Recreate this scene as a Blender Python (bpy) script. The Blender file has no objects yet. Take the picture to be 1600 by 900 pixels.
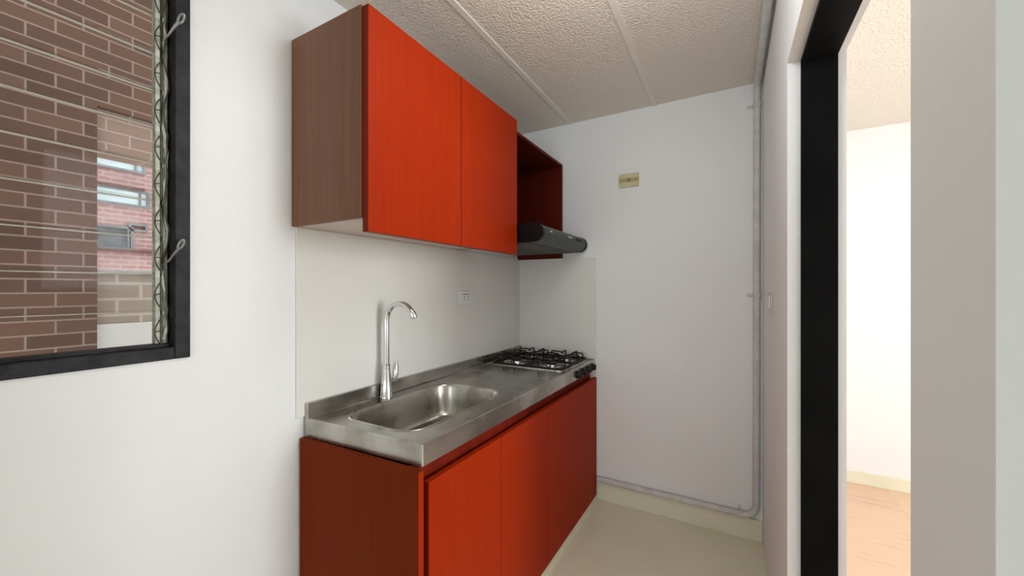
import bpy, bmesh, math, random
from mathutils import Vector, Matrix
random.seed(7)
PI = math.pi
SC = bpy.context.scene
COL = SC.collection

# Axes: X runs across the kitchen (negative = worktop side), Y runs into its depth, Z is up.
XL, YB, ZC, XR = -1.30, 2.416, 2.415, 0.149      # left wall, back wall, ceiling, right wall
XR2 = 0.286                                      # far face of the right partition

# ------------------------------------------------------------------ materials
def nt(name):
    m = bpy.data.materials.new(name); m.use_nodes = True
    t = m.node_tree
    return m, t, t.nodes['Principled BSDF'], t.nodes['Material Output']

def N(t, kind, **kw):
    n = t.nodes.new(kind)
    for k, v in kw.items():
        if k in n.inputs: n.inputs[k].default_value = v
        else: setattr(n, k, v)
    return n

def coords(t, scale=(1, 1, 1)):
    tc = N(t, 'ShaderNodeTexCoord'); mp = N(t, 'ShaderNodeMapping')
    mp.inputs['Scale'].default_value = scale
    t.links.new(tc.outputs['Object'], mp.inputs['Vector'])
    return mp.outputs['Vector']

def c4(c): return (c[0], c[1], c[2], 1)

def varied(name, c1, c2, scale=(8, 8, 8), rough=.5, metal=0, bump=0, bscale=None, detail=4, spec=.5, coat=0, lo=.35, hi=.65, rvar=0):
    m, t, b, o = nt(name)
    v = coords(t, scale)
    n = N(t, 'ShaderNodeTexNoise', Scale=1.0, Detail=detail)
    t.links.new(v, n.inputs['Vector'])
    r = N(t, 'ShaderNodeValToRGB')
    r.color_ramp.elements[0].position = lo; r.color_ramp.elements[0].color = c4(c1)
    r.color_ramp.elements[1].position = hi; r.color_ramp.elements[1].color = c4(c2)
    t.links.new(n.outputs['Fac'], r.inputs['Fac'])
    t.links.new(r.outputs['Color'], b.inputs['Base Color'])
    b.inputs['Roughness'].default_value = rough
    b.inputs['Metallic'].default_value = metal
    b.inputs['Specular IOR Level'].default_value = spec
    b.inputs['Coat Weight'].default_value = coat
    b.inputs['Coat Roughness'].default_value = .15
    if rvar:
        mr = N(t, 'ShaderNodeMapRange'); mr.inputs['To Min'].default_value = rough-rvar; mr.inputs['To Max'].default_value = rough+rvar
        t.links.new(n.outputs['Fac'], mr.inputs['Value']); t.links.new(mr.outputs['Result'], b.inputs['Roughness'])
    if bump:
        v2 = coords(t, bscale or scale)
        n2 = N(t, 'ShaderNodeTexNoise', Scale=1.0, Detail=3.0)
        t.links.new(v2, n2.inputs['Vector'])
        bp = N(t, 'ShaderNodeBump', Strength=bump, Distance=.01)
        t.links.new(n2.outputs['Fac'], bp.inputs['Height']); t.links.new(bp.outputs['Normal'], b.inputs['Normal'])
    return m

M = {}
M['paint'] = varied('white_wall_paint', (.84, .84, .845), (.87, .87, .875), (1.5, 1.5, 1.5), .6, bump=.10, bscale=(45, 45, 45))
M['paint_trim'] = varied('white_plaster_reveal', (.85, .85, .845), (.88, .88, .875), (6, 6, 6), .55, bump=.12, bscale=(30, 30, 30))
M['ceiling'] = None
M['batten'] = varied('ceiling_batten_paint', (.84, .78, .70), (.86, .80, .72), (5, 5, 5), .5)
M['tile_panel'] = varied('cream_backsplash', (.775, .76, .72), (.80, .785, .745), (3, 3, 3), .3, spec=.35)
M['floor'] = varied('beige_floor_tile', (.80, .77, .58), (.86, .83, .66), (2.2, 2.2, 2.2), .34, detail=6, rvar=.06)
M['skirting'] = varied('beige_skirting_tile', (.78, .75, .58), (.83, .80, .64), (4, 4, 4), .4)
M['red'] = varied('red_cherry_laminate', (.325, .020, .001), (.375, .025, .0012), (90, 90, 4), .5, spec=.09, detail=5, lo=.3, hi=.7)
M['edge'] = varied('dark_red_laminate', (.17, .012, .004), (.22, .016, .005), (30, 30, 3), .5, spec=.15)
M['walnut'] = varied('brown_laminate', (.165, .068, .032), (.215, .092, .048), (80, 80, 2), .42, spec=.3, detail=5, lo=.3, hi=.7)
M['mahog'] = varied('dark_mahogany_laminate', (.150, .017, .001), (.18, .022, .002), (80, 80, 2.5), .55, spec=.06, detail=5, lo=.3, hi=.7)
M['red_shaded'] = varied('shaded_red_laminate', (.085, .008, .003), (.115, .013, .004), (80, 80, 2.5), .5, spec=.12)  # red laminate with the shade inside the hood box put into its colour
M['under'] = varied('pale_melamine_underside', (.60, .50, .44), (.66, .56, .50), (6, 6, 6), .45)
M['chrome'] = varied('chrome', (.72, .72, .73), (.80, .80, .81), (9, 9, 9), .14, metal=1)
M['black'] = varied('black_enamel', (.006, .006, .006), (.012, .011, .010), (20, 20, 20), .42, spec=.25)
M['wire'] = varied('black_wire', (.007, .006, .005), (.018, .014, .010), (60, 60, 60), .5, spec=.25)
M['hood'] = varied('dark_grey_hood_metal', (.048, .050, .052), (.065, .068, .070), (9, 60, 9), .42, metal=.4, spec=.3)
M['hoodcap'] = varied('black_hood_plastic', (.004, .004, .004), (.007, .007, .008), (20, 20, 20), .4, spec=.15)
M['hoodfilter'] = varied('hood_filter_mesh', (.10, .095, .08), (.15, .145, .12), (200, 200, 200), .5, metal=.4)
M['mark'] = varied('pale_grey_marking', (.55, .55, .55), (.62, .62, .62), (20, 20, 20), .5)
M['frame'] = varied('black_steel_frame', (.006, .006, .007), (.022, .022, .026), (25, 25, 25), .5, spec=.25, bump=.15, bscale=(70, 70, 70))
M['doorframe'] = varied('black_door_frame', (.004, .004, .0042), (.007, .007, .007), (6, 6, 6), .5, spec=.05)
M['channel'] = varied('weathered_aluminium', (.34, .35, .28), (.60, .60, .52), (30, 30, 60), .55, metal=.1, bump=.25, bscale=(90, 90, 120), detail=6)
M['clip'] = varied('tarnished_clip', (.030, .027, .012), (.075, .065, .03), (40, 40, 40), .5)
M['cord'] = varied('frayed_pale_cord', (.40, .40, .34), (.62, .61, .54), (60, 60, 60), .8)
M['handle'] = varied('grey_latch_metal', (.22, .22, .22), (.36, .36, .36), (30, 30, 30), .4, metal=.6)
M['outlet'] = varied('white_outlet_plastic', (.78, .79, .81), (.82, .83, .85), (10, 10, 10), .3)
M['slot'] = varied('dark_slot', (.10, .10, .11), (.14, .14, .15), (10, 10, 10), .5)
M['yellowed'] = varied('yellowed_plastic', (.56, .52, .30), (.64, .60, .37), (14, 14, 14), .4)
M['yellowdark'] = varied('yellowed_plastic_groove', (.38, .33, .15), (.44, .38, .19), (14, 14, 14), .45)
M['brownspot'] = varied('brown_hole', (.12, .08, .03), (.16, .11, .05), (14, 14, 14), .6)
M['pvc'] = varied('painted_conduit', (.58, .57, .55), (.68, .67, .65), (20, 20, 20), .5)
M['pale_white'] = varied('white_render', (.52, .46, .415), (.58, .52, .475), (3, 3, 3), .7)
M['pinkpaint'] = varied('pale_lintel', (.36, .29, .26), (.40, .33, .30), (3, 3, 3), .7)
M['winblue'] = varied('pale_blue_window_glass', (.52, .60, .62), (.78, .84, .84), (3, 2, 6), .15)
M['windark'] = varied('dark_window_glass', (.09, .085, .085), (.22, .21, .21), (3, 3, 3), .2)
M['winframe'] = varied('grey_window_frame', (.22, .20, .20), (.28, .26, .26), (5, 5, 5), .5)
M['ledge'] = varied('dark_brick_ledge', (.15, .06, .05), (.20, .09, .07), (5, 5, 5), .7)

def steel():
    m, t, b, o = nt('brushed_stainless_steel')
    v = coords(t, (220, 3, 220))
    n = N(t, 'ShaderNodeTexNoise', Scale=1.0, Detail=3.0); t.links.new(v, n.inputs['Vector'])
    v2 = coords(t, (7, 5, 7))
    n2 = N(t, 'ShaderNodeTexNoise', Scale=1.0, Detail=6.0); t.links.new(v2, n2.inputs['Vector'])
    r = N(t, 'ShaderNodeValToRGB')
    r.color_ramp.elements[0].position = .38; r.color_ramp.elements[0].color = (.36, .335, .295, 1)
    r.color_ramp.elements[1].position = .58; r.color_ramp.elements[1].color = (.55, .535, .505, 1)
    t.links.new(n2.outputs['Fac'], r.inputs['Fac']); t.links.new(r.outputs['Color'], b.inputs['Base Color'])
    mr = N(t, 'ShaderNodeMapRange'); mr.inputs['To Min'].default_value = .20; mr.inputs['To Max'].default_value = .36
    t.links.new(n2.outputs['Fac'], mr.inputs['Value']); t.links.new(mr.outputs['Result'], b.inputs['Roughness'])
    bp = N(t, 'ShaderNodeBump', Strength=.05, Distance=.002)
    t.links.new(n.outputs['Fac'], bp.inputs['Height']); t.links.new(bp.outputs['Normal'], b.inputs['Normal'])
    b.inputs['Metallic'].default_value = 1
    return m
M['steel'] = steel()

def stipple():
    m, t, b, o = nt('stippled_beige_ceiling')
    b.inputs['Base Color'].default_value = (.84, .765, .665, 1); b.inputs['Roughness'].default_value = .45
    v = coords(t, (1, 1, 1))
    vo = N(t, 'ShaderNodeTexVoronoi', Scale=105.0, feature='SMOOTH_F1'); t.links.new(v, vo.inputs['Vector'])
    no = N(t, 'ShaderNodeTexNoise', Scale=120.0, Detail=2.0); t.links.new(v, no.inputs['Vector'])
    ad = N(t, 'ShaderNodeMath', operation='SUBTRACT'); t.links.new(no.outputs['Fac'], ad.inputs[0]); t.links.new(vo.outputs['Distance'], ad.inputs[1])
    bp = N(t, 'ShaderNodeBump', Strength=.7, Distance=.006); t.links.new(ad.outputs[0], bp.inputs['Height'])
    t.links.new(bp.outputs['Normal'], b.inputs['Normal'])
    return m
M['ceiling'] = stipple()

def brick(name, c1, c2, mortar, w, h, ms, axis='Y', bump=.3, bias=0.0):
    m, t, b, o = nt(name)
    tc = N(t, 'ShaderNodeTexCoord'); sp = N(t, 'ShaderNodeSeparateXYZ'); cb = N(t, 'ShaderNodeCombineXYZ')
    t.links.new(tc.outputs['Object'], sp.inputs[0])
    t.links.new(sp.outputs[axis], cb.inputs[0]); t.links.new(sp.outputs['Z'], cb.inputs[1])
    br = N(t, 'ShaderNodeTexBrick')
    br.inputs['Color1'].default_value = c4(c1); br.inputs['Color2'].default_value = c4(c2); br.inputs['Mortar'].default_value = c4(mortar)
    br.inputs['Scale'].default_value = 1; br.inputs['Brick Width'].default_value = w; br.inputs['Row Height'].default_value = h
    br.inputs['Mortar Size'].default_value = ms; br.inputs['Bias'].default_value = bias; br.inputs['Mortar Smooth'].default_value = .2
    t.links.new(cb.outputs[0], br.inputs['Vector'])
    no = N(t, 'ShaderNodeTexNoise', Scale=3.0, Detail=5.0); t.links.new(cb.outputs[0], no.inputs['Vector'])
    mx = N(t, 'ShaderNodeMixRGB', blend_type='MULTIPLY'); mx.inputs['Fac'].default_value = .35
    t.links.new(br.outputs['Color'], mx.inputs[1]); t.links.new(no.outputs['Fac'], mx.inputs[2])
    t.links.new(mx.outputs[0], b.inputs['Base Color'])
    b.inputs['Roughness'].default_value = .85
    bp = N(t, 'ShaderNodeBump', Strength=bump, Distance=.01); bp.invert = True
    t.links.new(br.outputs['Fac'], bp.inputs['Height']); t.links.new(bp.outputs['Normal'], b.inputs['Normal'])
    return m
M['brick'] = brick('brown_brick', (.170, .080, .048), (.110, .050, .028), (.31, .20, .155), .228, .0815, .0055)
M['brickveil'] = brick('brown_brick_reflection_veil', (.40, .25, .185), (.36, .22, .165), (.50, .37, .30), .228, .0815, .0055)  # same brown brick, with the pale reflection in the glass painted into its colour
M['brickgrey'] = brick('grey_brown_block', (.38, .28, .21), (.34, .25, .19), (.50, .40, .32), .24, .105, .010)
M['brickpink'] = brick('pink_brick', (.62, .35, .32), (.53, .25, .225), (.68, .50, .46), .24, .085, .013, bump=.05)

def woodfloor():
    m, t, b, o = nt('orange_wood_look_floor')
    tc = N(t, 'ShaderNodeTexCoord')
    br = N(t, 'ShaderNodeTexBrick')
    br.inputs['Color1'].default_value = (.80, .55, .37, 1); br.inputs['Color2'].default_value = (.77, .52, .35, 1); br.inputs['Mortar'].default_value = (.70, .50, .37, 1)
    br.inputs['Scale'].default_value = 1; br.inputs['Brick Width'].default_value = .45; br.inputs['Row Height'].default_value = .45; br.inputs['Mortar Size'].default_value = .004
    br.offset = 0
    t.links.new(tc.outputs['Object'], br.inputs['Vector'])
    mp = N(t, 'ShaderNodeMapping'); mp.inputs['Rotation'].default_value = (0, 0, .5); mp.inputs['Scale'].default_value = (2.2, 20, 1)
    t.links.new(tc.outputs['Object'], mp.inputs['Vector'])
    no = N(t, 'ShaderNodeTexNoise', Scale=1.6, Detail=5.0); t.links.new(mp.outputs[0], no.inputs['Vector'])
    r = N(t, 'ShaderNodeValToRGB'); r.color_ramp.elements[0].position = .25; r.color_ramp.elements[0].color = (.55, .5, .45, 1); r.color_ramp.elements[1].position = .42; r.color_ramp.elements[1].color = (1, 1, 1, 1)
    t.links.new(no.outputs['Fac'], r.inputs['Fac'])
    mx = N(t, 'ShaderNodeMixRGB', blend_type='MULTIPLY'); mx.inputs['Fac'].default_value = .45
    t.links.new(br.outputs['Color'], mx.inputs[1]); t.links.new(r.outputs['Color'], mx.inputs[2])
    t.links.new(mx.outputs[0], b.inputs['Base Color']); b.inputs['Roughness'].default_value = .4
    return m
M['woodfloor'] = woodfloor()

def glass():
    m = bpy.data.materials.new('clear_louver_glass'); m.use_nodes = True
    t = m.node_tree; t.nodes.clear()
    o = N(t, 'ShaderNodeOutputMaterial'); tr = N(t, 'ShaderNodeBsdfTransparent'); gl = N(t, 'ShaderNodeBsdfGlossy')
    tr.inputs['Color'].default_value = (.93, .95, .93, 1); gl.inputs['Roughness'].default_value = .03
    fr = N(t, 'ShaderNodeFresnel'); fr.inputs['IOR'].default_value = 1.09
    mx = N(t, 'ShaderNodeMixShader')
    t.links.new(fr.outputs[0], mx.inputs[0]); t.links.new(tr.outputs[0], mx.inputs[1]); t.links.new(gl.outputs[0], mx.inputs[2])
    t.links.new(mx.outputs[0], o.inputs['Surface'])
    return m
M['glass'] = glass()
def glass_edge():
    m, t, b, o = nt('polished_glass_edge')
    v = coords(t, (10, 10, 10)); n = N(t, 'ShaderNodeTexNoise', Scale=1.0); t.links.new(v, n.inputs['Vector'])
    r = N(t, 'ShaderNodeValToRGB'); r.color_ramp.elements[0].color = (.82, .77, .67, 1); r.color_ramp.elements[1].color = (.93, .88, .79, 1)
    t.links.new(n.outputs['Fac'], r.inputs['Fac'])
    di = N(t, 'ShaderNodeBsdfDiffuse'); tl = N(t, 'ShaderNodeBsdfTranslucent'); mx = N(t, 'ShaderNodeMixShader'); mx.inputs[0].default_value = .6
    for q in (di, tl): t.links.new(r.outputs['Color'], q.inputs['Color'])
    t.links.new(di.outputs[0], mx.inputs[1]); t.links.new(tl.outputs[0], mx.inputs[2]); t.links.new(mx.outputs[0], o.inputs['Surface'])
    return m
M['glassedge'] = glass_edge()

# ------------------------------------------------------------------ mesh helpers
def link(name, bm, mats, parent=None, smooth=False, angle=40):
    bmesh.ops.recalc_face_normals(bm, faces=bm.faces[:])
    me = bpy.data.meshes.new(name); bm.to_mesh(me); bm.free()
    if not isinstance(mats, (list, tuple)): mats = [mats]
    for m in mats: me.materials.append(M[m])
    if smooth:
        for p in me.polygons: p.use_smooth = True
        try: me.set_sharp_from_angle(angle=math.radians(angle))
        except Exception: pass
    o = bpy.data.objects.new(name, me); COL.objects.link(o)
    if parent is not None:
        o.parent = parent
        o.matrix_parent_inverse = Matrix.Translation(-Vector(parent.location)) if parent.parent is None else Matrix.Identity(4)
        if parent.parent is not None: o.matrix_parent_inverse = parent.matrix_basis.inverted() if False else Matrix.Identity(4)
    return o

def thing(name, label, cat, loc=(0, 0, 0), group=None):
    o = bpy.data.objects.new(name, None); COL.objects.link(o)
    o.empty_display_size = .05; o.location = loc
    return tag(o, label, cat, group)

def tag(o, label, cat, group=None):
    o['label'] = label; o['category'] = cat
    if group: o['group'] = group
    return o

def struct(name, bm, m, parent=None, label=None, **kw):
    o = link(name, bm, m, parent, **kw)
    if parent is None:
        o['kind'] = 'structure'
        if label: o['label'] = label
    return o

def box(bm, x0, x1, y0, y1, z0, z1, bev=0, mi=0):
    vs = [bm.verts.new(p) for p in ((x0, y0, z0), (x1, y0, z0), (x1, y1, z0), (x0, y1, z0), (x0, y0, z1), (x1, y0, z1), (x1, y1, z1), (x0, y1, z1))]
    fs = [bm.faces.new([vs[i] for i in q]) for q in ((0, 3, 2, 1), (4, 5, 6, 7), (0, 1, 5, 4), (1, 2, 6, 5), (2, 3, 7, 6), (3, 0, 4, 7))]
    for f in fs: f.material_index = mi
    if bev:
        es = list({e for f in fs for e in f.edges})
        r = bmesh.ops.bevel(bm, geom=es, offset=bev, segments=2, affect='EDGES', profile=.5)
        for f in r['faces']: f.material_index = mi
    return bm

def prism(bm, pts, z0, z1, bev=0, mi=0):
    a = [bm.verts.new((p[0], p[1], z0)) for p in pts]; b = [bm.verts.new((p[0], p[1], z1)) for p in pts]
    n = len(pts)
    fs = [bm.faces.new(a[::-1]), bm.faces.new(b)]
    for i in range(n): fs.append(bm.faces.new([a[i], a[(i+1) % n], b[(i+1) % n], b[i]]))
    for f in fs: f.material_index = mi
    if bev:
        bmesh.ops.bevel(bm, geom=list({e for f in fs for e in f.edges}), offset=bev, segments=2, affect='EDGES', profile=.5)
    return bm

def extrude_y(bm, prof, y0, y1, mi=0):            # prof: (x, z) outline swept along Y
    a = [bm.verts.new((p[0], y0, p[1])) for p in prof]; b = [bm.verts.new((p[0], y1, p[1])) for p in prof]
    n = len(prof)
    fs = [bm.faces.new(a), bm.faces.new(b[::-1])]
    for i in range(n): fs.append(bm.faces.new([a[i], b[i], b[(i+1) % n], a[(i+1) % n]]))
    for f in fs: f.material_index = mi
    return bm

def tube(bm, pts, r, n=10, closed=False, cap=True):
    pts = [Vector(p) for p in pts]; L = len(pts); rings = []
    rr = r if isinstance(r, (list, tuple)) else [r]*L
    prev = None
    for i in range(L):
        if closed: d = pts[(i+1) % L]-pts[i-1]
        else: d = pts[min(i+1, L-1)]-pts[max(i-1, 0)]
        d.normalize()
        if prev is None:
            a = Vector((0, 0, 1)) if abs(d.z) < .9 else Vector((1, 0, 0))
            u = d.cross(a).normalized()
        else: u = (prev-d*prev.dot(d)).normalized()
        prev = u; v = d.cross(u)
        rings.append([bm.verts.new(pts[i]+rr[i]*(math.cos(2*PI*k/n)*u+math.sin(2*PI*k/n)*v)) for k in range(n)])
    for i in range(L if closed else L-1):
        A, B = rings[i], rings[(i+1) % L]
        for k in range(n): bm.faces.new([A[k], A[(k+1) % n], B[(k+1) % n], B[k]])
    if cap and not closed: bm.faces.new(rings[0][::-1]); bm.faces.new(rings[-1])
    return bm

def smooth_path(pts, rad, seg=6):                 # polyline with rounded corners
    pts = [Vector(p) for p in pts]; out = [pts[0]]
    for i in range(1, len(pts)-1):
        a, b, c = pts[i-1], pts[i], pts[i+1]
        r = min(rad, (a-b).length*.45, (c-b).length*.45)
        p, q = b+(a-b).normalized()*r, b+(c-b).normalized()*r
        for k in range(seg+1):
            t = k/seg; out.append((1-t)**2*p+2*t*(1-t)*b+t*t*q)
    out.append(pts[-1]); return out

def lathe(bm, prof, n=32, c=(0, 0, 0), axis='Z', mi=0):    # prof: (radius, height)
    rings = []
    def P(r, h, a):
        x, y = r*math.cos(a), r*math.sin(a)
        if axis == 'Z': return (c[0]+x, c[1]+y, c[2]+h)
        return (c[0]+h, c[1]+x, c[2]+y)            # axis X
    for r, h in prof:
        rings.append([bm.verts.new(P(r, h, 2*PI*k/n)) for k in range(n)])
    for A, B in zip(rings, rings[1:]):
        for k in range(n): bm.faces.new([A[k], A[(k+1) % n], B[(k+1) % n], B[k]]).material_index = mi
    bm.faces.new(rings[0][::-1]).material_index = mi; bm.faces.new(rings[-1]).material_index = mi
    return bm

def rrect(cx, cy, hx, hy, r, seg=8):
    out = []
    for sx, sy, a0 in ((1, 1, 0), (-1, 1, PI/2), (-1, -1, PI), (1, -1, 1.5*PI)):
        for k in range(seg+1):
            a = a0+PI/2*k/seg
            out.append((cx+sx*(hx-r)+r*math.cos(a), cy+sy*(hy-r)+r*math.sin(a)))
    return out

def B(): return bmesh.new()

# ------------------------------------------------------------------ the setting
Y0, XE, ZT = -6.2, 3.2, ZC+.12
bm = B(); box(bm, XL-.15, XR2-.07, Y0, YB+.12, -.1, 0); box(bm, XR2-.07, XE, Y0, .44, -.1, 0)
struct('floor', bm, 'floor')
bm = B(); box(bm, XR2-.07, XE, .44, 3.62, -.1, 0)
struct('floor_bedroom', bm, 'woodfloor')
bm = B(); box(bm, XL-.15, XE+.15, Y0-.15, 3.75, ZC, ZT)
struct('ceiling', bm, 'ceiling')
WZ0, WZ1, WY0, WY1 = 1.142, 2.24, -.72, .497      # kitchen window opening
bm = B()
for q in ((Y0, WY0, 0, ZC), (WY1, YB+.12, 0, ZC), (WY0, WY1, 0, WZ0), (WY0, WY1, WZ1, ZC)):
    box(bm, XL-.15, XL, q[0], q[1], q[2], q[3])
struct('wall_left', bm, 'paint')
bm = B(); box(bm, XL, XR2-.0005, YB, YB+.12, 0, ZC)
struct('wall_back', bm, 'paint')
bm = B(); box(bm, XR, XR2, 1.413, YB, 0, ZC); box(bm, XR, XR2, .505, 1.413, 2.003, ZC); box(bm, XR2-.137, XR2, YB+.12, 3.5, 0, ZC)
struct('wall_right', bm, 'paint')
bm = B(); box(bm, XR, XE, .37, .505, 0, ZC)
struct('wall_entry', bm, 'paint')
bm = B(); box(bm, XR, XE, 3.47, 3.6, 0, ZC)
struct('wall_bedroom_back', bm, 'paint')
bm = B()
for q in ((.505, .72, 0, ZC), (1.82, 3.47, 0, ZC), (.72, 1.82, 0, .8), (.72, 1.82, 2.2, ZC)): box(bm, XE, XE+.12, *q)
struct('wall_bedroom_side', bm, 'paint')
bm = B()
for q in ((XL-.15, -.9, 0, ZC), (2.3, XE, 0, ZC), (-.9, 2.3, 0, .35), (-.9, 2.3, 2.3, ZC)): box(bm, q[0], q[1], Y0-.15, Y0, q[2], q[3])
struct('wall_rear', bm, 'paint')
bm = B(); box(bm, XE, XE+.12, Y0, .37, 0, ZC)
struct('wall_living_side', bm, 'paint')

for i, x in enumerate((-.914, -.388)):             # flat ceiling battens
    bm = B(); box(bm, x-.014, x+.014, Y0, YB-.001, ZC-.005, ZC+.001, .002)
    struct('trim_%d' % (i+1), bm, 'batten')
bm = B(); box(bm, -.729, XR-.001, YB-.011, YB-.0005, .0, .114, .0025)
struct('baseboard_back', bm, 'skirting')
bm = B(); box(bm, XR2+.001, XE-.001, 3.459, 3.4695, 0, .084, .002)
struct('baseboard_bedroom', bm, 'skirting')
bm = B(); box(bm, XL+.0003, XL+.007, .797, YB-.0005, .885, 1.541, .0012); box(bm, XL+.007, -.741, YB-.007, YB-.0003, .885, 1.531, .0012)
struct('trim_3', bm, 'tile_panel')

# door opening to the bright room
door = bpy.data.objects.new('door_1', None); COL.objects.link(door); door['kind'] = 'structure'; door.location = (.22, .96, 0)
bm = B(); box(bm, .181, .2655, 1.4005, 1.4128, 0, 1.990, .001)
link('jamb', bm, 'doorframe', door)
bm = B(); box(bm, .181, .2655, .5055, .518, 0, 1.990, .001)
link('jamb', bm, 'doorframe', door)
bm = B(); box(bm, .181, .2655, .5055, 1.4128, 1.9902, 2.0028, .001)
link('head', bm, 'doorframe', door)

# ------------------------------------------------------------------ louvred kitchen window
win = bpy.data.objects.new('window_1', None); COL.objects.link(win); win['kind'] = 'structure'; win.location = (XL-.03, (WY0+WY1)/2, WZ0)
win['label'] = 'black framed louvred glass window in the left wall'
xi, xo = XL+.008, XL-.062
fw = .034
bm = B(); box(bm, xo, xi, WY1-fw, WY1, WZ0, WZ1, .002); link('frame_jamb', bm, 'frame', win)
bm = B(); box(bm, xo, xi, WY0, WY0+fw, WZ0, WZ1, .002); link('frame_jamb', bm, 'frame', win)
bm = B(); box(bm, xo, xi-.001, WY0+fw, WY1-fw, WZ0, WZ0+.032, .002); box(bm, xo, xi-.03, WY0+fw, WY1-fw, WZ0+.032, WZ0+.040, .001)
link('frame_sill', bm, 'frame', win)
bm = B(); box(bm, xo, xi-.001, WY0+fw, WY1-fw, WZ1-.032, WZ1, .002); link('frame_head', bm, 'frame', win)
xg = XL-.045                                      # plane of the glass
for s, (ya, yb) in enumerate(((WY1-fw-.027, WY1-fw-.001), (WY0+fw+.001, WY0+fw+.027))):
    bm = B()
    box(bm, xg-.012, xg+.012, ya, ya+.010, WZ0+.041, WZ1-.034, .0015); box(bm, xg-.012, xg+.012, yb-.011, yb, WZ0+.041, WZ1-.034, .0015)
    box(bm, xg-.012, xg-.006, ya+.009, yb-.010, WZ0+.041, WZ1-.034)
    ch = link('louver_channel', bm, 'channel', win)
# frayed cord that hangs along the near channel
bm = B(); pts = []
zz = WZ1-.06
while zz > WZ0+.05:
    pts.append((xg+.015+random.uniform(-.002, .004), WY1-fw-.008+.003*math.sin(zz*31)+random.uniform(-.0016, .0016), zz)); zz -= .021
tube(bm, pts, [random.uniform(.0018, .0052) for _ in pts], 7)
link('pull_cord', bm, 'cord', win, smooth=True)
bm = B(); pts2 = [(p[0]+.004+random.uniform(0, .003), p[1]+.003*math.cos(p[2]*47), p[2]+.005) for p in pts]
tube(bm, pts2, [random.uniform(.0010, .0028) for _ in pts], 6)
link('pull_cord', bm, 'clip', win, smooth=True)
zs = [1.268+.0985*k-.0985 for k in range(11)]
for k, z in enumerate(zs):
    bm = B()
    g0, g1, hh, th, tilt = WY0+fw+.012, WY1-fw-.022, .105, .006, .055
    if z+hh > WZ1-.034: hh = WZ1-.036-z
    fs0 = len(bm.faces)
    b0, b1, cz = xg-tilt*hh*.5+.002, xg+tilt*hh*.5+.002, .0028
    prof = [(b0-th/2, z), (b0+th/2-.0025, z), (b0+th/2, z+cz), (b1+th/2, z+hh-cz), (b1+th/2-.0025, z+hh), (b1-th/2, z+hh)]
    extrude_y(bm, prof, g0, g1)
    bm.faces.ensure_lookup_table(); bm.normal_update()
    for f in bm.faces:
        c = f.calc_center_median()
        if c.z-z < .004: f.material_index = 1
    link('glass_slat', bm, ['glass', 'glassedge'], win)
    # curved spring clip gripping the slat end
    bm = B()
    yy = WY1-fw-.027
    arc = [(xg+.0135, yy+.009-.011*math.sin(PI*t), z+.012+.066*t) for t in [q/10 for q in range(11)]]
    tube(bm, arc, .0013, 6)
    tube(bm, [(xg+.0135, yy-.001, z+.046), (xg+.0135, yy+.011, z+.048)], .0013, 6)
    box(bm, xg+.012, xg+.0145, yy+.0095, yy+.0150, z+.004, z+.090)
    link('slat_clip', bm, 'clip', win, smooth=True)
for zc in (2.050, 1.448):
    bm = B(); pts = []
    for q in range(16):
        a = 2*PI*q/16
        pts.append((XL+.024+.005*math.sin(a), .470+.0050*math.cos(a)+.003*math.sin(a), zc+.012*math.sin(a)))
    tube(bm, pts, .0030, 8, closed=True)
    tube(bm, [(XL+.022, .4665, zc-.010), (XL+.014, .460, zc-.024), (XL+.000, .454, zc-.042), (XL-.025, .450, zc-.054)], [.0042, .0036, .0028, .0025], 8)
    link('louver_handle', bm, 'handle', win, smooth=True)

# ------------------------------------------------------------------ outside, across the light well
bb = thing('brick_building', 'tall brown brick wall of the building across the light well, outside the window', 'building', (-3.7, -.5, -6))
bm = B(); xw = -3.5
box(bm, xw-.35, xw, -5.0, .858, -6, 5.5); box(bm, xw-.35, xw, .858, 4.0, 2.491, 5.5)
link('brick_wall', bm, 'brick', bb)
bm = B(); box(bm, xw-.30, xw-.05, .8585, 4.0, 2.235, 2.4905); o = link('lintel_wall', bm, 'brickveil', bb); o['label'] = 'brick lintel band paled by a painted reflection'
pw = thing('parapet_wall', 'low grey-brown block parapet with a white foot beside the dark brick wall, outside the window', 'wall', (-3.65, 2.4, -6))
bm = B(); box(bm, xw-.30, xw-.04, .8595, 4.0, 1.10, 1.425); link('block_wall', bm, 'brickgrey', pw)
bm = B(); box(bm, xw-.33, xw-.02, .8595, 4.0, 1.4255, 1.455, .004); link('coping', bm, 'pinkpaint', pw)
bm = B(); box(bm, xw-.30, xw-.035, .8595, 4.0, -6, 1.0995); o = link('rendered_foot', bm, 'pale_white', pw); o['label'] = 'white rendered foot'
fb = thing('distant_building', 'distant pink brick building with pale blue windows, seen through the gap outside', 'building', (-12, 4, -4))
xf = -10.0
bm = B(); box(bm, xf-3, xf, -2.0, 9.0, -4.0, 7.0); link('facade', bm, 'brickpink', fb)
def far_window(y0, y1, z0, z1, m, split, rail):
    bm = B()
    for a in ((y0, y1, z0, z0+.04), (y0, y1, z1-.04, z1), (y0, y0+.04, z0+.04, z1-.04), (y1-.04, y1, z0+.04, z1-.04)): box(bm, xf-.01, xf+.05, *a)
    if split: box(bm, xf-.01, xf+.04, split-.015, split+.015, z0+.04, z1-.04)
    if rail: box(bm, xf-.01, xf+.045, y0+.04, y1-.04, rail-.012, rail+.012)
    f = link('window', bm, 'winframe', fb)
    bm = B(); box(bm, xf+.002, xf+.02, y0+.04, y1-.04, z0+.04, z1-.04); p = link('pane', bm, m, f); 
for zz, y1 in ((3.55, 3.11), (2.90, 3.17)):
    far_window(1.75, y1, zz, zz+.32, 'winblue', y1-.14, zz+.17)
far_window(1.75, 2.93, 2.06, 2.50, 'windark', 2.86, 2.34)
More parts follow.
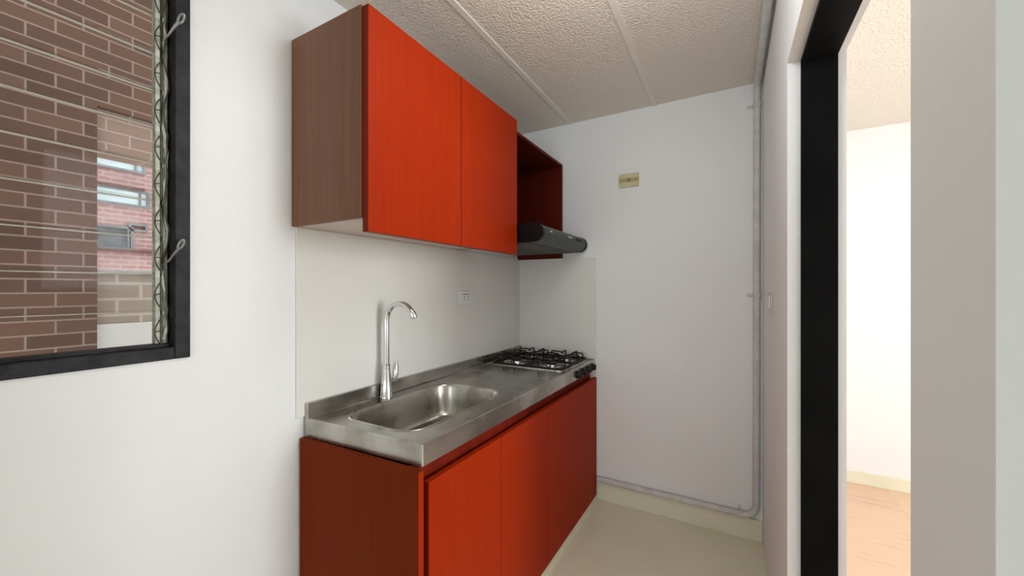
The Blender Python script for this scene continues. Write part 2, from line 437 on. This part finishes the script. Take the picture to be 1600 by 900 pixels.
far_window(2.86, 3.14, 2.43, 2.58, 'ledge', None, None)
for za in (3.22, 2.02):
    bm = B(); box(bm, xf-.02, xf+.10, 1.6, 3.3 if za < 2.5 else 3.08, za, za+.045); link('ledge', bm, 'ledge', fb)

# ------------------------------------------------------------------ base cabinet
xfD, xbk = -.761, XL+.008
base = thing('base_cabinet', 'low red base cabinet with four plain doors and dark brown end panel under steel worktop', 'cabinet', (-1.0, 1.6, 0))
bm = B(); prism(bm, [(xfD, .820), (xfD, .839), (xbk, .826), (xbk, .807)], .0, .8145, .001)
o = link('side_panel', bm, ['mahog'], base); o['label'] = 'dark brown end panel'
bm = B(); prism(bm, [(xfD+.0012, .8195), (xfD+.0012, .8395), (xfD+.0002, .8395), (xfD+.0002, .8195)], .0, .8125)
o = link('edge_strip', bm, 'red', base); o['label'] = 'bright red edging of the end panel'
bm = B()
box(bm, xfD-.055, xfD-.040, .841, 2.400, .715, .8125); box(bm, xfD-.040, xfD-.022, .8415, .8615, .03, .8125)
box(bm, xfD-.040, xfD-.022, .841, 2.400, .03, .716); link('front_rail', bm, 'edge', base)
bm = B(); box(bm, xbk, xfD-.0555, 2.386, 2.404, 0, .8125, .001); link('side_panel', bm, 'mahog', base)
bm = B(); box(bm, xbk, xfD-.056, .845, 2.385, .08, .096); link('bottom_panel', bm, 'edge', base)
ds = [.862, 1.262, 1.684, 2.087, 2.408]
for a, b in zip(ds, ds[1:]):
    bm = B(); box(bm, xfD-.0215, xfD, a+.0014, b-.0014, .024, .768, .0012); link('door', bm, 'red', base)
bm = B(); box(bm, xfD-.03, xfD-.002, .8405, 2.408, 0, .0225, .001); o = link('plinth', bm, 'skirting', base); o['label'] = 'beige tiled plinth strip'

# ------------------------------------------------------------------ stainless worktop with sink
top = thing('worktop', 'stainless steel worktop with a moulded sink on the red base cabinet', 'countertop', (-1.03, 1.6, .81))
xF, xB = -.774, XL+.0085
yA, yA2, yE = .848, .826, 2.412
zT, zF, zA = .880, .8765, .815
def sheet_loop(dx, dy, dye, dxb, r):                # outline inset by dx / dy with a rounded near corner
    p = Vector((xF-dx, yA+dy)); e = Vector((xB, yA2))-Vector((xF, yA)); e.normalize()
    a, b = p+e*r, p+Vector((0, 1))*r
    arc = [((1-t)**2*a+2*t*(1-t)*p+t*t*b) for t in [q/5 for q in range(6)]]
    return [tuple(q) for q in arc]+[(xF-dx, yE-dye), (xB+dxb, yE-dye), (xB+dxb, yA2+dy)]
outer = sheet_loop(0, 0, 0, 0, .007)
ins = .015
inner = sheet_loop(ins, ins, .006, .02, .004)
sink_c, sink_h, sink_r = (-1.035, 1.187), (.176, .292), .085
bm = B()
def ring(pts, z): return [bm.verts.new((p[0], p[1], z)) for p in pts]
def bridge(a, b, mi=0):
    n = len(a)
    for i in range(n):
        f = bm.faces.new([a[i], a[(i+1) % n], b[(i+1) % n], b[i]]); f.material_index = mi
# softened outer edge
bot_in = ring(sheet_loop(.016, .016, .01, .01, .004), zA)
bot = ring(outer, zA); mid = ring(outer, zT-.003)
up = ring(sheet_loop(.003, .003, 0, 0, .006), zT)
i0 = ring(sheet_loop(ins-.004, ins-.004, .002, .016, .005), zT)
i1 = ring(inner, zF)
for a, b in ((bot_in, bot), (bot, mid), (mid, up), (up, i0), (i0, i1)): bridge(a, b)
hole_pts = rrect(sink_c[0], sink_c[1], sink_h[0], sink_h[1], sink_r, 8)
hole = ring(hole_pts, zF)
es = []
for lp in (i1, hole):
    for i in range(len(lp)):
        e = bm.edges.get((lp[i], lp[(i+1) % len(lp)])) or bm.edges.new((lp[i], lp[(i+1) % len(lp)])); es.append(e)
bmesh.ops.triangle_fill(bm, use_beauty=True, use_dissolve=False, edges=es, normal=(0, 0, 1))
link('counter_sheet', bm, 'steel', top, smooth=True, angle=38)
bm = B()
prev = None
for dh, z, r in ((-.0, zF, .085), (.0015, zF+.0024, .0845), (.005, zF+.0026, .082), (.009, zF-.002, .079), (.012, zF-.012, .077), (.020, .80, .072), (.028, .760, .068), (.033, .745, .066), (.043, .735, .060), (.060, .731, .050), (.12, .727, .03)):
    cur = ring(rrect(sink_c[0], sink_c[1], sink_h[0]-dh, sink_h[1]-dh, r, 8), z)
    if prev: bridge(prev, cur)
    prev = cur
bm.faces.new(prev)
sk = link('sink_basin', bm, 'steel', top, smooth=True, angle=50)
bm = B(); lathe(bm, [(.043, 0), (.043, .003), (.036, .0035), (.030, .001), (.012, .0005)], 28, (sink_c[0], sink_c[1]+.02, .7272))
link('drain', bm, 'chrome', top, smooth=True)
bm = B(); box(bm, XL+.0078, XL+.0225, yA2+.001, yE-.0005, zT-.003, .932, .0025)
link('upstand', bm, 'steel', top)

# ------------------------------------------------------------------ faucet
fx, fy, fz = -1.248, 1.154, zF+.0003
fa = thing('kitchen_faucet', 'chrome gooseneck faucet behind the sink', 'faucet', (fx, fy, fz))
bm = B(); lathe(bm, [(.0265, 0), (.0270, .004), (.0245, .008), (.0205, .075), (.0175, .118), (.0175, .122), (.0165, .1225), (.0165, .136), (.0120, .140)], 28, (fx, fy, fz))
link('base', bm, 'chrome', fa, smooth=True)
bm = B(); R = .068; zz = fz+.139
ctr = zz+.185
pts = [(fx, fy, zz), (fx, fy, zz+.09), (fx, fy, ctr-.03)]
dx, dy = math.cos(.12), math.sin(.12)
for q in range(0, 15):
    a = PI-(PI*.86)*q/14
    s = R+R*math.cos(a)
    pts.append((fx+s*dx, fy+s*dy, ctr+R*math.sin(a)))
tube(bm, pts, .0118, 16)
link('spout', bm, 'chrome', fa, smooth=True)
e1, e0 = Vector(pts[-1]), Vector(pts[-2]); dd = (e1-e0).normalized()
bm = B(); tube(bm, [e1-dd*.004, e1-dd*.003, e1+dd*.020, e1+dd*.022], [.0118, .0150, .0150, .0135], 18)
link('aerator', bm, 'chrome', fa, smooth=True)
bm = B()
tube(bm, [(fx+.004, fy+.012, fz+.066), (fx+.006, fy+.030, fz+.067), (fx+.007, fy+.046, fz+.068)], [.011, .012, .0115], 16)
tube(bm, [(fx+.007, fy+.040, fz+.066), (fx+.007, fy+.043, fz+.090), (fx+.005, fy+.046, fz+.118), (fx+.003, fy+.050, fz+.140)], [.0095, .0125, .0120, .0075], 14)
link('lever', bm, 'chrome', fa, smooth=True)

# ------------------------------------------------------------------ gas hob
hob = thing('gas_hob', 'four burner gas hob with black wire grates set in the far end of the worktop', 'stove', (-1.03, 2.18, zF))
hc, hh2 = (-1.030, 2.181), (.222, .217)
bm = B(); prev = None
for dh, z, r in ((0, zF+.0002, .03), (.001, zF+.007, .03), (.005, zF+.0085, .028), (.010, zF+.0075, .026), (.016, zF+.0016, .024), (.06, zF+.0012, .02)):
    cur = ring(rrect(hc[0], hc[1], hh2[0]-dh, hh2[1]-dh, r, 6), z)
    if prev: bridge(prev, cur)
    prev = cur
bm.faces.new(prev)
link('pan', bm, 'steel', hob, smooth=True, angle=50)
bx, by = (-1.135, -.915), (2.072, 2.284)
for x in bx:
    for y in by:
        bm = B(); lathe(bm, [(.050, 0), (.050, .002), (.036, .004), (.034, .016), (.030, .018)], 26, (x, y, zF+.0018))
        bu = link('burner', bm, 'chrome', hob, smooth=True)
        bm = B(); lathe(bm, [(.027, .0), (.031, .001), (.031, .006), (.026, .009), (.004, .010)], 26, (x, y, zF+.020))
        link('burner_cap', bm, 'black', bu, smooth=True)
zl, zh = zF+.0125, zF+.052
for y in by:                                       # one wire grate over each pair of burners
    bm = B(); x0, x1, y0, y1 = -1.243, -.820, y-.100, y+.100
    tube(bm, [Vector((p[0], p[1], zl)) for p in rrect((x0+x1)/2, y, (x1-x0)/2, .100, .02, 4)], .0056, 8, closed=True)
    for x in bx:
        for sx, sy in ((0, -1), (0, 1)):
            for off in (-.036, .036):
                X = x+off
                tube(bm, smooth_path([(X, y+sy*.100, zl), (X, y+sy*.099, zh), (X, y+sy*.030, zh-.003), (X, y+sy*.026, zh-.012)], .010, 4), .0041, 8)
        for sx in (-1, 1):
            for off in (-.036, .036):
                xe = x0 if (sx < 0 and x == bx[0]) else (x1 if (sx > 0 and x == bx[1]) else (x0+x1)/2+(-.012 if x == bx[0] else .012))
                tube(bm, smooth_path([(xe, y+off, zl), (xe+(.001*sx), y+off, zh), (x+sx*.030, y+off, zh-.003), (x+sx*.026, y+off, zh-.012)], .010, 4), .0041, 8)
    for xx in ((x0+x1)/2-.012, (x0+x1)/2+.012):
        tube(bm, [(xx, y0, zl), (xx, y1, zl)], .0036, 8)
    for xx in (x0+.02, x1-.02):
        for yy in (y0, y1): tube(bm, [(xx, yy, zl), (xx, yy, zF+.0092 if abs(yy-hc[1]) > .19 else zF+.002)], .004, 6)
    link('grate', bm, 'wire', hob, smooth=True, angle=60)
for y in (2.105, 2.188, 2.271, 2.352):
    bm = B(); lathe(bm, [(.024, 0), (.024, .004), (.0205, .006), (.0185, .020), (.016, .023), (.004, .0235)], 24, (xF+.0003, y, .842), axis='X')
    kb = link('knob', bm, 'black', hob, smooth=True)
    bm = B(); box(bm, xF+.0225, xF+.0265, y-.003, y+.003, .827, .857, .001)
    link('knob_grip', bm, 'black', kb)

# the worktop and its cabinet are a little deeper at the far end than at the near end
done = set()
for root in (base, top, hob):
    for o in root.children_recursive:
        if o.type != 'MESH' or o.data.name in done: continue
        done.add(o.data.name)
        for v in o.data.vertices:
            k = min(1, max(0, (v.co.x+1.25)/.48))
            v.co.x += .024*k*(v.co.y-.848)/1.56

# ------------------------------------------------------------------ wall cabinet
uc = thing('wall_cabinet', 'red wall cabinet with two flat doors and a brown side, hung above the sink', 'cabinet', (-1.12, 1.24, 1.54))
xD, xC = -.927, -.953
zb, zt = 1.541, 2.168
bm = B(); box(bm, XL+.001, xC-.001, .783, .799, zb, zt+.006, .0012); o = link('side_panel', bm, 'walnut', uc); o['label'] = 'brown wood grain side panel'
bm = B(); box(bm, XL+.001, xC-.004, 1.686, 1.700, zb, zt-.015, .001); link('side_panel', bm, 'mahog', uc)
bm = B(); box(bm, XL+.001, xC-.004, .7995, 1.6855, zb+.0005, zb+.016, .001); o = link('bottom_panel', bm, 'under', uc); o['label'] = 'pale underside'
bm = B(); box(bm, XL+.001, xC-.004, .7995, 1.6855, zt-.018, zt-.001, .001); link('top_panel', bm, 'mahog', uc)
bm = B(); box(bm, XL+.001, XL+.006, .7995, 1.6855, zb+.0165, zt-.019); link('back_panel', bm, 'mahog', uc)
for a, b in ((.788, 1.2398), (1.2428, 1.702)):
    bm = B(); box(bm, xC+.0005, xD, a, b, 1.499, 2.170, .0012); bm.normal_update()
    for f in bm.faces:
        if abs(f.normal.x) < .9: f.material_index = 1  # all faces but front and back take the darker red
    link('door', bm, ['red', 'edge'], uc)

hb = thing('hood_cabinet', 'open red cabinet box, shade painted in, above the range hood, beside the closed wall cabinet', 'cabinet', (-1.13, 2.05, 1.54))
xH = -.966
bm = B(); box(bm, XL+.001, xH, 2.388, 2.404, 1.530, 2.150, .001); link('side_panel', bm, 'red_shaded', hb)
bm = B(); box(bm, XL+.001, xH, 1.703, 2.3875, 2.134, 2.150, .001); link('top_panel', bm, 'red_shaded', hb)
bm = B(); box(bm, XL+.001, XL+.007, 1.716, 2.3875, 1.67, 2.1335); link('back_panel', bm, 'red_shaded', hb)
bm = B(); box(bm, XL+.001, xH, 1.7005, 1.7155, 1.543, 2.1335, .001); link('side_panel', bm, 'red_shaded', hb)

# ------------------------------------------------------------------ range hood
hd = thing('range_hood', 'slim dark grey range hood with rounded front under the open cabinet box', 'range hood', (-1.05, 2.05, 1.555))
def hood_profile(xback, xn, z0, z1, grow=0):
    r = (z1-z0)/2; out = [(xback, z0), (xn-r, z0)]
    for q in range(1, 14):
        a = -PI/2+PI*q/14
        out.append((xn-r+(r*1.05)*math.cos(a), z0+r+r*math.sin(a)))
    out += [(xn-r, z1), (xback, z1)]
    return out
bm = B(); extrude_y(bm, hood_profile(XL+.009, -.797, 1.563, 1.655), 1.738, 2.374); link('body', bm, 'hood', hd, smooth=True, angle=50)
bm = B(); extrude_y(bm, hood_profile(XL+.009, -.794, 1.561, 1.657), 1.722, 1.7378); o = link('end_cap', bm, 'hoodcap', hd, smooth=True, angle=50); o['label'] = 'black rounded end cap'
bm = B(); extrude_y(bm, hood_profile(XL+.009, -.794, 1.561, 1.657), 2.3742, 2.3862); o = link('end_cap', bm, 'hoodcap', hd, smooth=True, angle=50); o['label'] = 'black rounded end cap'
bm = B()
box(bm, XL+.02, -.88, 1.75, 2.36, 1.5588, 1.5628)
k = 1.758
while k < 2.352:
    box(bm, XL+.03, -.89, k, k+.005, 1.5566, 1.5588); k += .012
link('grease_filter', bm, 'hoodfilter', hd)
bm = B(); box(bm, -.7945, -.7925, 1.81, 1.835, 1.617, 1.624); link('marking', bm, 'mark', hd)
bm = B(); box(bm, -.7945, -.7925, 2.06, 2.12, 1.618, 1.626); link('marking', bm, 'mark', hd)
for y in (2.20, 2.235, 2.27):
    bm = B(); box(bm, -.796, -.7915, y, y+.022, 1.617, 1.627, .001); link('button', bm, 'hoodcap', hd)

# ------------------------------------------------------------------ wall plates
ou = thing('power_outlet', 'white double power outlet on the backsplash above the worktop', 'outlet', (XL+.007, 1.757, 1.276))
bm = B(); box(bm, XL+.0073, XL+.0165, 1.702, 1.812, 1.236, 1.316, .004); link('cover_plate', bm, 'outlet', ou)
bm = B(); box(bm, XL+.016, XL+.0180, 1.722, 1.796, 1.250, 1.302, .0008); link('socket_insert', bm, 'outlet', ou)
bm = B(); box(bm, XL+.0178, XL+.0184, 1.727, 1.791, 1.296, 1.300)
for yc in (1.742, 1.776):
    box(bm, XL+.0178, XL+.0184, yc-.001, yc+.011, 1.282, 1.286); box(bm, XL+.0178, XL+.0184, yc-.001, yc+.011, 1.266, 1.270)
    box(bm, XL+.0178, XL+.0184, yc-.008, yc-.004, 1.273, 1.278)
o = link('slot', bm, 'slot', ou); o['label'] = 'grey outlet slots'

sw = thing('cable_outlet', 'yellowed plastic cable outlet plate high on the back wall', 'wall plate', (-.538, YB, 2.0))
bm = B(); box(bm, -.598, -.478, YB-.009, YB-.0003, 1.9485, 2.0315, .0025); link('cover_plate', bm, 'yellowed', sw)
bm = B(); box(bm, -.597, -.479, YB-.0105, YB-.0085, 1.980, 2.002, .0005); link('centre_band', bm, 'yellowdark', sw)
bm = B(); box(bm, -.556, -.520, YB-.0125, YB-.010, 1.978, 2.004, .001); ins_ = link('insert', bm, 'yellowdark', sw)
bm = B(); box(bm, -.544, -.530, YB-.0135, YB-.0122, 1.985, 1.998, .0005); o = link('jack', bm, 'brownspot', ins_)

ls = thing('light_switch', 'small pale light switch plate on the right wall beside the doorway', 'switch', (XR, 1.92, 1.28))
bm = B(); box(bm, XR-.007, XR-.0003, 1.86, 1.985, 1.238, 1.316, .003); link('cover_plate', bm, 'pvc', ls)
bm = B(); box(bm, XR-.0105, XR-.0065, 1.90, 1.945, 1.252, 1.302, .001); link('rocker', bm, 'outlet', ls)

# ------------------------------------------------------------------ conduit
cd = thing('conduit_pipe', 'thin grey painted conduit running along the back wall skirting and up the right corner', 'pipe', (.12, YB-.016, .13))
r = .0165
path = smooth_path([(-.726, YB-r-.002, .1305), (.119, YB-r-.002, .1315), (.123, YB-r-.002, ZC-r-.004), (.123, -.6, ZC-r-.004)], .07, 8)
bm = B(); tube(bm, path, r, 14); link('tube', bm, 'pvc', cd, smooth=True, angle=60)
for z in (1.296, 2.292):
    bm = B(); lathe(bm, [(r+.0005, -.009), (r+.003, -.008), (r+.003, .008), (r+.0005, .009)], 18, (.123, YB-r-.002, z)); box(bm, .078, .116, YB-.0045, YB-.0003, z-.009, z+.009, .001)
    link('clamp', bm, 'pvc', cd, smooth=True)
bm = B(); lathe(bm, [(r+.0005, -.009), (r+.003, -.008), (r+.003, .008), (r+.0005, .009)], 18, (.045, YB-r-.002, .1314), axis='X'); box(bm, .037, .053, YB-.005, YB-.0003, .14, .168, .001)
link('clamp', bm, 'pvc', cd, smooth=True)

# ------------------------------------------------------------------ light
w = bpy.data.worlds.new('overcast_sky'); SC.world = w; w.use_nodes = True
t = w.node_tree; bg = t.nodes['Background']
bg.inputs['Color'].default_value = (.86, .93, 1.0, 1); bg.inputs['Strength'].default_value = 2.3

def area(name, loc, rot, sx, sy, power, col, spread=PI):
    l = bpy.data.lights.new(name, 'AREA'); l.shape = 'RECTANGLE'; l.size = sx; l.size_y = sy; l.energy = power; l.color = col; l.spread = spread
    o = bpy.data.objects.new(name, l); COL.objects.link(o); o.location = loc; o.rotation_euler = rot
    return o
area('living_window_daylight', (.7, Y0-.02, 1.33), (PI/2, 0, 0), 3.1, 1.9, 24, (.90, .975, 1.0))
area('bedroom_window_daylight', (XE+.01, 1.27, 1.5), (0, PI/2, 0), 1.35, 1.05, 68, (.93, .98, 1.0))

gl = bpy.data.lights.new('living_room_fill_light', 'POINT'); gl.energy = 18; gl.shadow_soft_size = .16; gl.color = (.90, .975, 1.0)  # added fill light behind the camera, no known lamp there
go = bpy.data.objects.new('living_room_fill_light', gl); COL.objects.link(go); go.location = (-.2, -1.7, 1.1)

kl = bpy.data.lights.new('kitchen_fill_light', 'POINT'); kl.energy = 10.5; kl.shadow_soft_size = .17; kl.color = (.91, .98, 1.0)  # added fill light above the frame to brighten the kitchen, not a known fitting
ko = bpy.data.objects.new('kitchen_fill_light', kl); COL.objects.link(ko); ko.location = (-.28, .95, 2.2)

# ------------------------------------------------------------------ camera
cam = bpy.data.cameras.new('camera'); co = bpy.data.objects.new('camera', cam); COL.objects.link(co)
cam.sensor_width = 36; cam.lens = 36*606.47/1600; cam.shift_y = 1.0/1600; cam.clip_start = .02
co.location = (0, 0, 1.33); co.rotation_euler = (PI/2, 0, .5118)
SC.camera = co
vs = SC.view_settings
vs.view_transform = 'Standard'; vs.look = 'None'; vs.gamma = 1; vs.use_curve_mapping = False
vs.exposure = -0.1
